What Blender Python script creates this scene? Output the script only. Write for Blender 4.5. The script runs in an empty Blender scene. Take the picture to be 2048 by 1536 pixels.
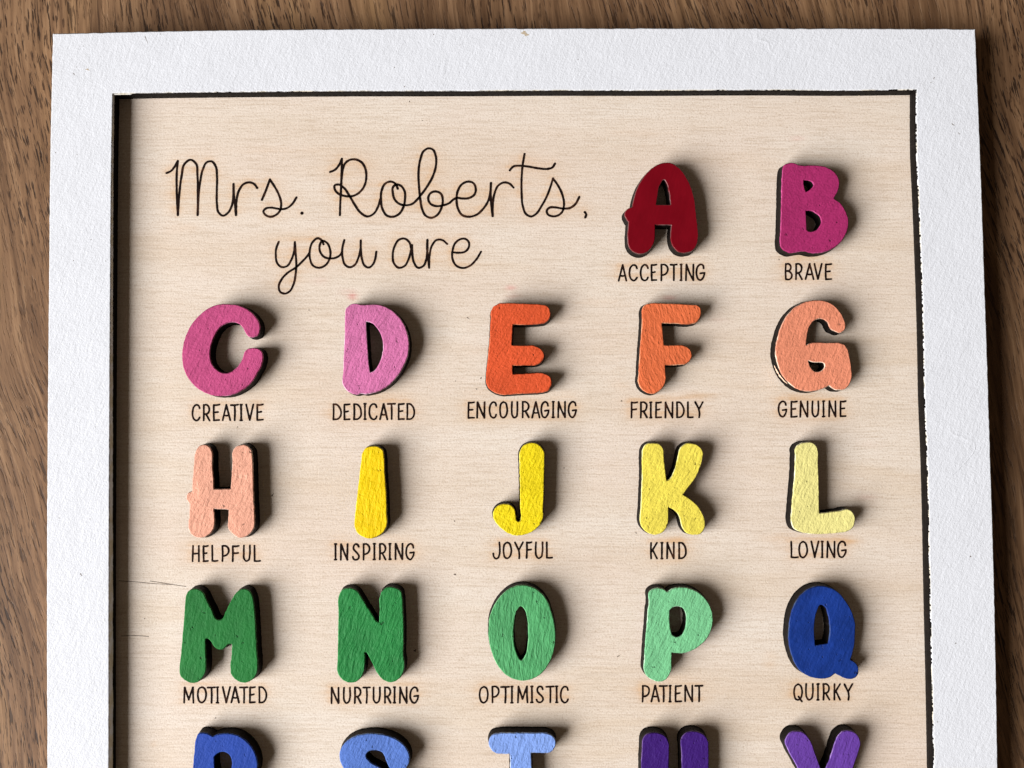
import bpy, math, random
import numpy as np
from mathutils import Matrix, Vector, noise
from mathutils.geometry import tessellate_polygon

random.seed(7)
S = bpy.context.scene
COL = S.collection

# ------------------------------------------------------------------ camera
F = 2108.0            # focal length in photo pixels (photo is 2048 px wide)
H = 0.340             # camera height above the face of the board, metres
TILT = math.radians(2.2)
cd = bpy.data.cameras.new('camera'); cam = bpy.data.objects.new('camera', cd); COL.objects.link(cam)
cd.sensor_fit = 'HORIZONTAL'; cd.sensor_width = 36.0; cd.lens = F/2048*36.0
cd.clip_start = 0.01; cd.clip_end = 20
cam.location = (0, 0, H); cam.rotation_euler = (TILT, 0, 0)
S.camera = cam

# ------------------------------------------------------------------ light
w = bpy.data.worlds.new('World'); S.world = w; w.use_nodes = True
w.node_tree.nodes['Background'].inputs[0].default_value = (1.0, 0.76, 0.54, 1)
w.node_tree.nodes['Background'].inputs[1].default_value = 0.07
ld = bpy.data.lights.new('window_light', 'AREA'); ld.shape = 'RECTANGLE'
ld.size = 2.9; ld.size_y = 3.1; ld.energy = 448.0; ld.color = (1.0, 0.985, 0.975)
lo = bpy.data.objects.new('window_light', ld); COL.objects.link(lo)
lo.location = (-2.85, -1.62, 2.36)          # a tall window to the lower left of the table
lo.rotation_euler = (0, math.radians(-90), 0)
S.view_settings.view_transform = 'Standard'; S.view_settings.look = 'None'
S.view_settings.exposure = 0.0; S.view_settings.gamma = 1.0

# ------------------------------------------------------------------ helpers
ct, st = math.cos(TILT), math.sin(TILT)
def ray(px, py, z=0.0):
    """place where the line of sight through photo point (px, py) meets height z"""
    dx, dy = (px-1024)/F, -(py-768)/F
    d = (dx, dy*ct + st, dy*st - ct)
    t = (z-H)/d[2]
    return (d[0]*t, d[1]*t)

PX = H/F               # metres per photo pixel on the board
MM = 0.001

def spline(pts, closed=True, step=2.0):
    """smooth curve through points; a third item marks a sharp corner"""
    P = [np.array(p[:2], float) for p in pts]; K = [len(p) > 2 for p in pts]; n = len(P)
    out = []
    def tan(i):
        if closed: a, b = P[(i-1) % n], P[(i+1) % n]
        else:
            if i == 0 or i == n-1: return None
            a, b = P[i-1], P[i+1]
        if K[i]: return None
        d0 = np.linalg.norm(P[i]-a)+1e-9; d1 = np.linalg.norm(b-P[i])+1e-9
        v = ((P[i]-a)/d0*d1 + (b-P[i])/d1*d0)/(d0+d1)
        return v/(np.linalg.norm(v)+1e-9)*min(1.0, np.linalg.norm(v)+0.15)
    m = n if closed else n-1
    for i in range(m):
        j = (i+1) % n
        L = np.linalg.norm(P[j]-P[i]); c = (P[j]-P[i])/(L+1e-9)
        t0, t1 = tan(i), tan(j)
        if t0 is None: t0 = c
        if t1 is None: t1 = c
        k = max(1, int(math.ceil(L/step)))
        for q in range(k):
            u = q/k
            h = ((2*u**3-3*u**2+1)*P[i] + (u**3-2*u**2+u)*L*t0 + (-2*u**3+3*u**2)*P[j] + (u**3-u**2)*L*t1)
            out.append(h)
    if not closed: out.append(P[-1])
    return out

def normals(pts):
    A = np.array(pts); n = len(A)
    t = np.roll(A, -1, 0) - np.roll(A, 1, 0)
    t /= (np.linalg.norm(t, axis=1, keepdims=True)+1e-12)
    nn = np.stack([t[:, 1], -t[:, 0]], 1)
    area = 0.5*np.sum(A[:, 0]*np.roll(A[:, 1], -1)-np.roll(A[:, 0], -1)*A[:, 1])
    return nn if area > 0 else -nn, area       # points away from the enclosed area

def add_mesh(name, verts, faces, mats, parent=None, loc=(0, 0, 0), midx=None, smooth=None):
    me = bpy.data.meshes.new(name); me.from_pydata(verts, [], faces)
    for m in mats: me.materials.append(m)
    if midx is not None: me.polygons.foreach_set('material_index', midx)
    if smooth is not None: me.polygons.foreach_set('use_smooth', smooth)
    me.validate(); me.update()
    o = bpy.data.objects.new(name, me); COL.objects.link(o); o.location = loc
    if parent is not None: o.parent = parent
    return o

def loft(rings_list, cap_top=True, cap_bottom=False):
    """rings_list: per outline a list of rings (top to bottom) of 3-D points"""
    V, Fc, sm = [], [], []
    starts = []
    for rings in rings_list:
        s = []
        for r in rings:
            s.append(len(V)); V.extend([tuple(p) for p in r])
        starts.append(s)
        n = len(rings[0])
        for a, b in zip(s[:-1], s[1:]):
            for i in range(n):
                j = (i+1) % n
                Fc.append((a+i, b+i, b+j, a+j)); sm.append(True)
    def cap(k, flip):
        polys, idx = [], []
        for rings, s in zip(rings_list, starts):
            polys.append([Vector((p[0], p[1], 0)) for p in rings[k]])
            base = s[k] if k >= 0 else s[len(rings)+k]
            idx += list(range(base, base+len(rings[k])))
        for t in tessellate_polygon(polys):
            a, b, c = [idx[q] for q in t]
            A, B, C = V[a], V[b], V[c]
            up = (B[0]-A[0])*(C[1]-A[1])-(B[1]-A[1])*(C[0]-A[0]) > 0
            Fc.append((a, b, c) if up != flip else (a, c, b)); sm.append(False)
    if cap_top: cap(0, False)
    if cap_bottom:
        m = {}
        for rings, s in zip(rings_list, starts):
            for i in range(len(rings[0])): m[s[0]+i] = s[-1]+i
        for f in [f for f in Fc if len(f) == 3 and f[0] in m and f[1] in m and f[2] in m]:
            Fc.append((m[f[0]], m[f[2]], m[f[1]])); sm.append(False)
    return V, Fc, sm

def shift(pts, d, hole):
    nn, _ = normals(pts)
    return [(p[0]+(d if not hole else -d)*q[0], p[1]+(d if not hole else -d)*q[1]) for p, q in zip(pts, nn)]

def jig(pts, amp, freq, seed, hole=False):
    nn, _ = normals(pts); out = []
    for p, q in zip(pts, nn):
        a = noise.noise(Vector((p[0]*freq, p[1]*freq, seed)))*amp
        out.append((p[0]+a*q[0], p[1]+a*q[1]))
    return out

def prop(o, label=None, cat=None, group=None, kind=None):
    if label: o['label'] = label
    if cat: o['category'] = cat
    if group: o['group'] = group
    if kind: o['kind'] = kind
    return o

def srgb(c):
    return tuple((x/255/12.92 if x/255 <= .04045 else ((x/255+.055)/1.055)**2.4) for x in c)+(1.0,)

# ------------------------------------------------------------------ materials
class NT:
    def __init__(s, name):
        s.m = bpy.data.materials.new(name); s.m.use_nodes = True
        s.t = s.m.node_tree; s.b = s.t.nodes['Principled BSDF']
    def n(s, typ, **kw):
        x = s.t.nodes.new(typ)
        for k, v in kw.items(): setattr(x, k, v)
        return x
    def l(s, a, b): s.t.links.new(a, b)
    def coord(s, scale=(1, 1, 1), rot=0.0, loc=(0, 0, 0), warp=None):
        g = s.n('ShaderNodeNewGeometry')
        src = g.outputs['Position']
        if warp:
            nz = s.n('ShaderNodeTexNoise'); nz.inputs['Scale'].default_value = warp[0]; nz.inputs['Detail'].default_value = 2
            s.l(src, nz.inputs['Vector'])
            sub = s.n('ShaderNodeVectorMath', operation='SUBTRACT'); s.l(nz.outputs['Color'], sub.inputs[0]); sub.inputs[1].default_value = (.5, .5, .5)
            mul = s.n('ShaderNodeVectorMath', operation='SCALE'); s.l(sub.outputs[0], mul.inputs[0]); mul.inputs['Scale'].default_value = warp[1]
            ad = s.n('ShaderNodeVectorMath', operation='ADD'); s.l(src, ad.inputs[0]); s.l(mul.outputs[0], ad.inputs[1])
            src = ad.outputs[0]
        r = s.n('ShaderNodeMapping'); r.inputs['Rotation'].default_value = (0, 0, rot); r.inputs['Location'].default_value = loc
        s.l(src, r.inputs['Vector'])
        k = s.n('ShaderNodeMapping'); k.inputs['Scale'].default_value = scale
        s.l(r.outputs[0], k.inputs['Vector'])
        return k.outputs[0]
    def noise(s, vec, scale=1.0, detail=3, rough=.55, dist=0.0):
        x = s.n('ShaderNodeTexNoise'); s.l(vec, x.inputs['Vector'])
        x.inputs['Scale'].default_value = scale; x.inputs['Detail'].default_value = detail
        x.inputs['Roughness'].default_value = rough; x.inputs['Distortion'].default_value = dist
        return x.outputs['Fac']
    def ramp(s, fac, stops):
        x = s.n('ShaderNodeValToRGB'); s.l(fac, x.inputs['Fac'])
        while len(x.color_ramp.elements) < len(stops): x.color_ramp.elements.new(.5)
        for e, (p, c) in zip(x.color_ramp.elements, stops):
            e.position = p; e.color = c if len(c) == 4 else (*c, 1)
        return x.outputs['Color']
    def mix(s, fac, a, b, mode='MIX'):
        x = s.n('ShaderNodeMix', data_type='RGBA', blend_type=mode)
        for v, i in ((fac, 0), (a, 6), (b, 7)):
            if hasattr(v, 'is_linked') or hasattr(v, 'node'): s.l(v, x.inputs[i])
            else: x.inputs[i].default_value = v
        return x.outputs[2]
    def math(s, op, a, b=0.0, clamp=False):
        x = s.n('ShaderNodeMath', operation=op); x.use_clamp = clamp
        for v, i in ((a, 0), (b, 1)):
            if hasattr(v, 'node'): s.l(v, x.inputs[i])
            else: x.inputs[i].default_value = v
        return x.outputs[0]
    def bump(s, hs, normal=None):
        for h, dist, strg in hs:
            x = s.n('ShaderNodeBump'); s.l(h, x.inputs['Height'])
            x.inputs['Distance'].default_value = dist; x.inputs['Strength'].default_value = strg
            if normal is not None: s.l(normal, x.inputs['Normal'])
            normal = x.outputs[0]
        s.l(normal, s.b.inputs['Normal'])
    def col(s, c): s.l(c, s.b.inputs['Base Color'])
    def rough(s, v): s.b.inputs['Roughness'].default_value = v

def g3(v): return (v, v, v, 1)

def paint(name, rgb, rot=0.4, stroke=1.0, grain=1.0, rough=.5, var=.10, seed=0.0, rim=None, pits=True, spec=.35, ridges=0):
    m = NT(name)
    base = srgb(rgb)
    fine = m.noise(m.coord((1500, 1500, 1500), loc=(seed, seed, 0)), 1, 3, .6)
    brush = m.noise(m.coord((1150, 260, 300), rot=rot, loc=(seed*.3, 0, 0), warp=(160, .0022)), 1, 3, .6)
    big = m.noise(m.coord((130, 90, 90), rot=rot, loc=(seed, .3, 0)), 1, 3, .6)
    lo_ = tuple(x*(1-var) for x in base[:3]); hi_ = tuple(min(1, x*(1+var*.9)+.01*var) for x in base[:3])
    c = m.ramp(big, [(.32, lo_), (.7, hi_)])
    c = m.mix(m.ramp(brush, [(.3, g3(0)), (.72, g3(1))]), m.mix(1.0, c, g3(1-var*.9), 'MULTIPLY'), c)
    if pits:
        pn = m.noise(m.coord((760, 520, 500), loc=(seed*2, .1, 0)), 1, 2, .5)
        pit = m.ramp(pn, [(.25, g3(1)), (.29, g3(0))])
        c = m.mix(pit, c, tuple(x*.35 for x in base[:3])+(1,))
    if rim:
        at = m.n('ShaderNodeAttribute'); at.attribute_name = 'rim'
        rn = m.noise(m.coord((210, 210, 210), loc=(seed*3, 0, 0)), 1, 2, .5)
        f = m.math('MULTIPLY', at.outputs['Fac'], m.ramp(rn, [(.42, g3(.12)), (.60, g3(1))]))
        c = m.mix(f, c, srgb(rim))
    m.col(c); m.rough(rough); m.b.inputs['Specular IOR Level'].default_value = spec
    mid = m.noise(m.coord((620, 470, 500), rot=rot, loc=(seed, .2, 0)), 1, 3, .6, .6)
    hs = [(brush, .00042*stroke, .85), (mid, .00023*grain, .8), (fine, .00018*grain, .8), (big, .0009*stroke, .35)]
    if ridges:
        rv = m.noise(m.coord((52, 26, 40), rot=.7, loc=(3.1, .4, 0), warp=(70, .012)), 1, 2, .5)
        ra = m.math('ABSOLUTE', m.math('SUBTRACT', rv, .5))
        line = m.ramp(ra, [(.0, g3(1)), (.010, g3(0))])
        mk = m.ramp(m.noise(m.coord((38, 30, 30), loc=(1.7, .9, 0)), 1, 2, .5), [(.58, g3(0)), (.66, g3(1))])
        hs.append((m.math('MULTIPLY', line, mk), .00022*ridges, .9))
        grit = m.noise(m.coord((2300, 2300, 2300)), 1, 2, .6)
        hs.append((grit, .00010, .8))
    if pits: hs.append((m.ramp(pn, [(.25, g3(0)), (.32, g3(1))]), .00020, .8))
    m.bump(hs)
    return m.m

# burnt, laser-cut edges
def burnt():
    m = NT('burnt_wood_edge')
    a = m.noise(m.coord((420, 420, 90)), 1, 3, .6)
    lay = m.noise(m.coord((60, 60, 1500)), 1, 2, .5)
    c = m.ramp(a, [(.3, (.002, .0014, .0012)), (.62, (.0055, .004, .0035)), (.8, (.018, .013, .011))])
    c = m.mix(m.ramp(lay, [(.45, g3(.0)), (.65, g3(.5))]), c, (.012, .008, .007, 1))
    m.col(c); m.rough(.6); m.b.inputs['Specular IOR Level'].default_value = .07
    m.bump([(a, .0003, .6), (lay, .0002, .5)])
    return m.m
BURNT = burnt()

def board_mat():
    m = NT('birch_plywood')
    fib = m.noise(m.coord((55, 1500, 200), rot=.006, warp=(35, .0012)), 1, 4, .62)
    fib2 = m.noise(m.coord((210, 2600, 200), rot=-.01), 1, 2, .6)
    band = m.noise(m.coord((6, 62, 20), rot=.02, warp=(14, .010)), 1, 4, .55)
    speck = m.noise(m.coord((1700, 1700, 500)), 1, 2, .6)
    blot = m.noise(m.coord((16, 34, 20), loc=(.4, .2, 0)), 1, 3, .5)
    grit = m.noise(m.coord((2600, 2600, 500), loc=(.2, .4, 0)), 1, 2, .7)
    c = m.ramp(band, [(.28, srgb((228, 212, 194))), (.5, srgb((236, 222, 207))), (.72, srgb((240, 229, 217)))])
    wav = m.noise(m.coord((4.5, 46, 20), rot=.05, loc=(.3, .7, 0), warp=(9, .03)), 1, 4, .6)
    c = m.mix(m.ramp(wav, [(.50, g3(0)), (.60, g3(.42)), (.66, g3(.10)), (.76, g3(.45))]), c, srgb((224, 202, 176)))
    c = m.mix(m.ramp(blot, [(.40, g3(0)), (.72, g3(.55))]), c, srgb((233, 213, 198)))
    c = m.mix(m.ramp(fib, [(.34, g3(.40)), (.50, g3(0))]), c, srgb((198, 176, 152)))
    c = m.mix(m.ramp(fib2, [(.34, g3(.30)), (.48, g3(0))]), c, srgb((190, 166, 140)))
    c = m.mix(m.ramp(speck, [(.30, g3(.45)), (.45, g3(0))]), c, srgb((182, 158, 132)))
    c = m.mix(m.ramp(grit, [(.30, g3(.5)), (.45, g3(0))]), c, srgb((176, 152, 126)))
    c = m.mix(m.ramp(speck, [(.58, g3(0)), (.76, g3(.5))]), c, srgb((246, 238, 226)))
    # rare dark pin knots
    v = m.n('ShaderNodeTexVoronoi'); v.inputs['Scale'].default_value = 1; v.inputs['Randomness'].default_value = 1
    m.l(m.coord((42, 60, 1), warp=(400, .002)), v.inputs['Vector'])
    sep = m.n('ShaderNodeSeparateColor'); m.l(v.outputs['Color'], sep.inputs[0])
    pick = m.math('GREATER_THAN', sep.outputs[0], .62)
    siz = m.math('MULTIPLY', sep.outputs[1], .016)
    siz = m.math('ADD', siz, .010)
    dot = m.math('LESS_THAN', v.outputs['Distance'], siz)
    dot = m.math('MULTIPLY', dot, pick)
    dot = m.math('MULTIPLY', dot, .6)
    c = m.mix(dot, c, srgb((120, 88, 60)))
    # scorch from the engraving laser, and smears of paint
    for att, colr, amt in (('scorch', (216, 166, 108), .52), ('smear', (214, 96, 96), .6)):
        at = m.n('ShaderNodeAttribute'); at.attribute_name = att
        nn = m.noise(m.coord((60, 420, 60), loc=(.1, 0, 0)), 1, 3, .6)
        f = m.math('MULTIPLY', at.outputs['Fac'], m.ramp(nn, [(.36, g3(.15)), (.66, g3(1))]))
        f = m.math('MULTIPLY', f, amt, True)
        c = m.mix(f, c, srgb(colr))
    m.col(c); m.rough(.42); m.b.inputs['Specular IOR Level'].default_value = .5
    m.bump([(fib, .00011, .7), (speck, .00008, .8), (grit, .00005, .7)])
    return m.m

def table_mat():
    m = NT('dark_hardwood')
    R = -.20
    W = (7.0, .030)
    dark = m.noise(m.coord((40, 3.4, 3), rot=R, warp=W), 1, 4, .55)
    fine = m.noise(m.coord((520, 22, 20), rot=R, warp=W), 1, 4, .65)
    line = m.noise(m.coord((900, 24, 20), rot=R*1.2, loc=(.5, 0, 0), warp=W), 1, 3, .6)
    por = m.noise(m.coord((1400, 120, 60), rot=R*1.35, warp=W), 1, 2, .5)
    por2 = m.noise(m.coord((2000, 210, 60), rot=R*1.2, loc=(.2, .1, 0), warp=W), 1, 2, .5)
    zone = m.noise(m.coord((34, 9, 5), rot=R, loc=(.7, .1, 0), warp=W), 1, 2, .5)
    c = m.ramp(dark, [(.28, srgb((92, 64, 42))), (.42, srgb((124, 93, 66))), (.54, srgb((144, 110, 80))), (.66, srgb((156, 121, 84))), (.8, srgb((182, 145, 95)))])
    c = m.mix(m.ramp(fine, [(.36, g3(.6)), (.56, g3(0))]), c, srgb((78, 52, 34)))
    c = m.mix(m.ramp(fine, [(.56, g3(0)), (.76, g3(.5))]), c, srgb((190, 154, 118)))
    c = m.mix(m.ramp(line, [(.30, g3(.75)), (.40, g3(0))]), c, srgb((56, 36, 24)))
    z = m.ramp(zone, [(.36, g3(.15)), (.56, g3(1))])
    p = m.math('MULTIPLY', m.ramp(por, [(.365, g3(.85)), (.415, g3(0))]), z)
    p2 = m.math('MULTIPLY', m.ramp(por2, [(.36, g3(.85)), (.42, g3(0))]), z)
    c = m.mix(p, c, srgb((38, 24, 16)))
    c = m.mix(p2, c, srgb((56, 36, 24)))
    m.col(c); m.rough(.55); m.b.inputs['Specular IOR Level'].default_value = .25
    m.bump([(fine, .0002, .5), (m.ramp(por, [(.365, g3(0)), (.42, g3(1))]), .0002, .6)])
    return m.m

def ink_mat():
    m = NT('laser_burnt_line')
    a = m.noise(m.coord((260, 260, 1)), 1, 3, .6)
    c = m.ramp(a, [(.3, (.005, .002, .0012)), (.56, (.012, .0045, .003)), (.72, (.070, .027, .013))])
    m.col(c); m.rough(.8); m.b.inputs['Specular IOR Level'].default_value = .1
    return m.m
INK = ink_mat()

# ------------------------------------------------------------------ table
T_FR = 5.5*MM; T_LT = 5.5*MM; TABLE_Z = -7.0*MM
def box(name, x0, x1, y0, y1, z0, z1, mat, parent=None):
    V = [(x, y, z) for z in (z0, z1) for y in (y0, y1) for x in (x0, x1)]
    Fc = [(0, 2, 3, 1), (4, 5, 7, 6), (0, 1, 5, 4), (1, 3, 7, 5), (3, 2, 6, 7), (2, 0, 4, 6)]
    return add_mesh(name, V, Fc, [mat], parent)
tb = box('table_surface', -.75, .75, -.8, .6, TABLE_Z-.028, TABLE_Z, table_mat())
prop(tb, kind='structure')

# ------------------------------------------------------------------ engraved writing (traced strokes)
V1 = (320, 280, 2048/440)
CURSIVE = {
 'greeting': [
  [(60,308),(100,290),(135,250),(166,195)],
  [(166,195),(156,300),(155,450),(160,600),(166,700)],
  [(166,700),(180,500),(200,340),(235,215),(285,185),(330,215),(348,330),(352,480),(352,620),(350,700)],
  [(350,700),(358,520),(375,380),(400,270),(440,205),(480,200),(515,240),(530,340),(528,480),(530,600),(545,675),(585,705),(630,680),(665,620),(682,520),(684,410)],
  [(684,410),(686,500),(697,600),(707,700)],
  [(707,700),(712,560),(735,470),(780,410),(830,395),(875,410),(905,448)],
  [(948,558),(985,470),(1022,368)],
  [(1022,368),(1070,440),(1110,520),(1128,600),(1115,660),(1075,700),(1030,715),(985,700),(963,665),(985,638),(1030,630),(1085,638),(1130,645),(1190,630),(1235,590),(1270,535)],
  [(1315,681),(1321,675),(1327,681),(1321,687),(1315,681)],
  [(1583,298),(1625,280),(1665,235),(1693,175)],
  [(1693,175),(1690,300),(1685,450),(1678,580),(1674,700)],
  [(1690,360),(1700,280),(1725,215),(1770,185),(1820,182),(1875,208),(1910,265),(1920,340),(1905,420),(1865,480),(1800,520),(1720,522),(1660,500),(1625,455),(1625,425),(1660,415),(1710,445),(1760,515),(1810,600),(1870,680),(1930,712),(1985,690),(2025,630),(2050,550)],
  [(2213,455),(2188,405),(2148,388),(2098,405),(2063,470),(2056,560),(2073,650),(2113,705),(2168,715),(2223,690),(2263,630),(2280,550),(2273,470),(2238,425),(2198,415),(2168,440),(2166,490),(2188,560),(2238,600),(2293,608),(2348,595),(2393,555),(2438,500),(2488,430),(2538,340),(2566,250),(2566,150),(2538,90),(2503,78),(2458,100),(2423,180),(2406,300),(2410,430),(2423,560),(2438,640),(2473,705),(2523,725),(2578,700),(2618,635),(2631,560),(2613,500),(2568,480),(2518,495),(2496,540),(2513,590),(2563,615),(2628,610),(2688,590),(2735,552),(2762,540),(2808,545),(2878,540),(2928,505),(2938,450),(2913,400),(2873,388),(2813,410),(2773,470),(2760,560),(2773,640),(2813,700),(2873,715),(2948,695),(3008,640),(3053,570),(3074,490),(3080,400)],
  [(3080,400),(3076,490),(3083,600),(3096,710)],
  [(3096,710),(3098,600),(3113,500),(3153,420),(3208,395),(3258,410),(3290,443)],
  [(3393,130),(3376,230),(3366,350),(3366,500),(3378,620),(3408,690),(3453,712),(3498,690),(3548,620),(3598,530),(3633,440),(3658,358)],
  [(3658,358),(3708,430),(3748,520),(3760,610),(3743,670),(3698,705),(3648,710),(3608,690),(3601,655),(3628,630),(3678,628),(3748,638),(3818,632),(3863,600),(3903,530)],
  [(3255,283),(3288,248),(3348,240),(3428,248),(3528,265),(3618,268),(3653,255),(3676,220)],
  [(3955,674),(3966,690),(3958,722)], [(3952,672),(3958,674)]],
 'greeting_ending': [
  [(1105,948),(1082,1010),(1078,1080),(1090,1145),(1130,1182),(1180,1175),(1220,1120),(1245,1050),(1255,950)],
  [(1255,950),(1262,1050),(1268,1150),(1262,1250),(1240,1350),(1205,1410),(1160,1430),(1120,1415),(1105,1365),(1130,1300),(1190,1235),(1260,1190),(1330,1125),(1375,1075),(1394,1045)],
  [(1522,972),(1505,935),(1470,915),(1425,945),(1395,1020),(1395,1100),(1425,1170),(1480,1190),(1540,1165),(1580,1100),(1580,1010),(1550,955),(1510,940),(1488,975),(1490,1040),(1530,1090),(1590,1103),(1650,1090),(1688,1055),(1697,1010)],
  [(1715,932),(1697,1010),(1700,1100),(1725,1165),(1765,1185),(1810,1165),(1845,1100),(1865,1020),(1868,935)],
  [(1868,935),(1870,1030),(1880,1110),(1905,1170),(1940,1188),(1980,1160),(2002,1110),(2013,1040)],
  [(2338,1015),(2318,950),(2273,918),(2223,930),(2183,990),(2166,1070),(2178,1150),(2223,1190),(2273,1175),(2313,1110),(2333,1040),(2345,978)],
  [(2345,978),(2348,1060),(2363,1140),(2403,1190),(2448,1175),(2478,1110),(2488,1020),(2488,930)],
  [(2488,930),(2486,1020),(2496,1110),(2505,1190)],
  [(2505,1190),(2510,1070),(2533,980),(2578,930),(2628,932),(2673,968)],
  [(2718,1045),(2778,1050),(2838,1040),(2873,1000),(2873,950),(2838,920),(2793,925),(2748,960),(2723,1030),(2723,1110),(2758,1170),(2818,1192),(2878,1175),(2938,1120),(2988,1040)]],
}
GL = {  # glyphs on a unit box, y downwards
 'A': [[(0,1),(.5,0)],[(.5,0),(1,1)],[(.18,.68),(.5,.70),(.83,.68)]],
 'B': [[(.05,0),(.02,.5),(.06,1)],[(.05,.02),(.45,0),(.78,.12),(.82,.28),(.6,.42),(.1,.46)],[(.1,.46),(.6,.5),(.95,.68),(.95,.85),(.6,1),(.06,1)]],
 'C': [[(1,.22),(.85,.05),(.55,0),(.25,.12),(.06,.4),(.08,.7),(.3,.93),(.6,1),(.85,.94),(1,.8)]],
 'D': [[(.03,0),(.05,.5),(.03,1)],[(.03,.01),(.4,.02),(.8,.2),(1,.5),(.92,.78),(.6,.96),(.03,1)]],
 'E': [[(.08,.02),(.06,.5),(.08,1)],[(.08,.02),(.5,.03),(1,0)],[(.08,.49),(.4,.49),(.75,.47)],[(.08,1),(.5,.99),(1,.98)]],
 'F': [[(.08,.02),(.1,.5),(.06,1)],[(.08,.02),(.5,.03),(1,0)],[(.08,.48),(.5,.48),(.88,.46)]],
 'G': [[(.93,.25),(.82,.07),(.55,0),(.22,.12),(.03,.42),(.08,.75),(.3,.96),(.55,1),(.8,.88),(.95,.7),(1,.54)],[(1,.54),(.78,.55),(.52,.57)]],
 'H': [[(.05,0),(.02,1)],[(.97,0),(1,1)],[(.03,.52),(.98,.49)]],
 'I': [[(.5,0),(.5,1)],[(.02,.0),(.98,.0)],[(0,1),(1,1)]],
 'J': [[(.9,0),(.95,.4),(.93,.75),(.7,.96),(.4,1),(.12,.9),(0,.68)]],
 'K': [[(.05,0),(.03,.5),(.05,1)],[(1,0),(.1,.55)],[(.3,.45),(1,1)]],
 'L': [[(.05,0),(.07,.5),(.06,.98)],[(.06,.98),(.5,1),(1,.98)]],
 'M': [[(.04,1),(.06,.5),(.08,0)],[(.08,0),(.5,.8)],[(.5,.8),(.95,0)],[(.95,0),(.96,.5),(1,1)]],
 'N': [[(.02,1),(.06,0)],[(.06,0),(.5,.55),(.96,1)],[(.96,1),(.97,0)]],
 'O': [[(.5,0),(.22,.08),(.03,.38),(.05,.68),(.25,.95),(.5,1),(.78,.9),(.97,.62),(.95,.3),(.75,.06),(.5,0)]],
 'P': [[(.06,0),(.08,.5),(.05,1)],[(.06,.02),(.45,0),(.88,.12),(1,.32),(.75,.56),(.4,.65),(.08,.66)]],
 'Q': [[(.5,0),(.22,.1),(.03,.38),(.05,.7),(.25,.95),(.5,1),(.78,.9),(.97,.62),(.95,.3),(.75,.08),(.5,0)],[(.55,.78),(.75,.95),(.97,1.1)]],
 'R': [[(.06,0),(.08,.5),(.04,1)],[(.06,.02),(.45,0),(.88,.14),(.95,.34),(.7,.54),(.1,.62)],[(.45,.6),(1,1)]],
 'S': [[(.95,.18),(.75,.03),(.45,0),(.15,.12),(.12,.3),(.4,.47),(.75,.6),(.98,.78),(.8,.95),(.45,1),(.15,.95),(0,.82)]],
 'T': [[(0,.02),(.5,.02),(1,0)],[(.52,.02),(.55,.5),(.52,1)]],
 'U': [[(.05,0),(.02,.5),(.12,.85),(.42,1),(.78,.92),(.95,.65),(.97,0)]],
 'V': [[(0,0),(.48,1)],[(.48,1),(1,0)]],
 'Y': [[(0,0),(.48,.48)],[(1,0),(.48,.48)],[(.48,.48),(.55,.75),(.52,1)]],
}
WORDS = [  # word, view origin and scale, glyph spans, top and bottom at left and right
 ('ACCEPTING',1220,515,8.533,[(135,290),(312,470),(505,660),(690,800),(858,1000),(1020,1150),(1190,1235),(1280,1435),(1455,1618)],118,405,108,398),
 ('BRAVE',1550,515,15.75,[(310,560),(630,870),(935,1230),(1225,1490),(1560,1790)],185,705,185,705),
 ('CREATIVE',360,795,4.267,[(97,172),(195,258),(278,340),(357,432),(428,500),(507,535),(560,632),(648,712)],58,202,56,198),
 ('DEDICATED',360,795,4.267,[(1303,1380),(1393,1452),(1478,1552),(1566,1592),(1607,1685),(1700,1775),(1765,1840),(1855,1915),(1930,2005)],52,193,48,190),
 ('ENCOURAGING',920,790,7.877,[(115,230),(258,398),(450,580),(615,755),(805,920),(970,1095),(1125,1265),(1265,1405),(1445,1490),(1535,1670),(1700,1840)],105,370,98,362),
 ('FRIENDLY',1240,790,4.267,[(88,150),(168,235),(248,273),(298,355),(378,455),(480,550),(570,625),(635,712)],58,198,56,196),
 ('GENUINE',1240,790,4.267,[(1345,1425),(1452,1515),(1530,1607),(1635,1700),(1724,1750),(1775,1845),(1872,1930)],50,192,48,188),
 ('HELPFUL',370,1075,4.267,[(60,125),(150,200),(225,285),(310,378),(397,463),(493,560),(585,648)],67,208,64,207),
 ('INSPIRING',370,1075,4.267,[(1272,1298),(1322,1393),(1425,1490),(1515,1580),(1602,1628),(1655,1718),(1735,1760),(1787,1862),(1880,1958)],52,195,48,191),
 ('JOYFUL',960,1070,4.267,[(105,175),(192,273),(292,372),(390,445),(468,540),(562,622)],58,206,58,202),
 ('KIND',960,1070,4.267,[(1452,1515),(1538,1562),(1588,1660),(1690,1762)],62,206,60,204),
 ('LOVING',1560,1070,12.8,[(265,475),(470,715),(775,1000),(1045,1115),(1190,1415),(1455,1700)],155,590,150,580),
 ('MOTIVATED',350,1360,4.096,[(68,157),(178,260),(262,332),(336,360),(385,455),(455,528),(528,600),(605,660),(682,752)],55,190,53,190),
 ('NURTURING',350,1360,4.096,[(1275,1347),(1375,1440),(1465,1527),(1535,1602),(1620,1685),(1710,1770),(1784,1810),(1835,1905),(1920,1998)],57,193,55,192),
 ('OPTIMISTIC',940,1360,4.096,[(73,153),(175,240),(248,325),(331,356),(383,475),(492,518),(540,605),(618,690),(696,721),(735,808)],50,190,48,188),
 ('PATIENT',940,1360,4.096,[(1405,1473),(1480,1552),(1548,1620),(1626,1651),(1675,1735),(1755,1828),(1840,1910)],42,182,42,180),
 ('QUIRKY',1560,1355,12.8,[(335,585),(645,860),(930,1010),(1085,1280),(1365,1550),(1630,1860)],152,585,152,582),
]

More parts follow.
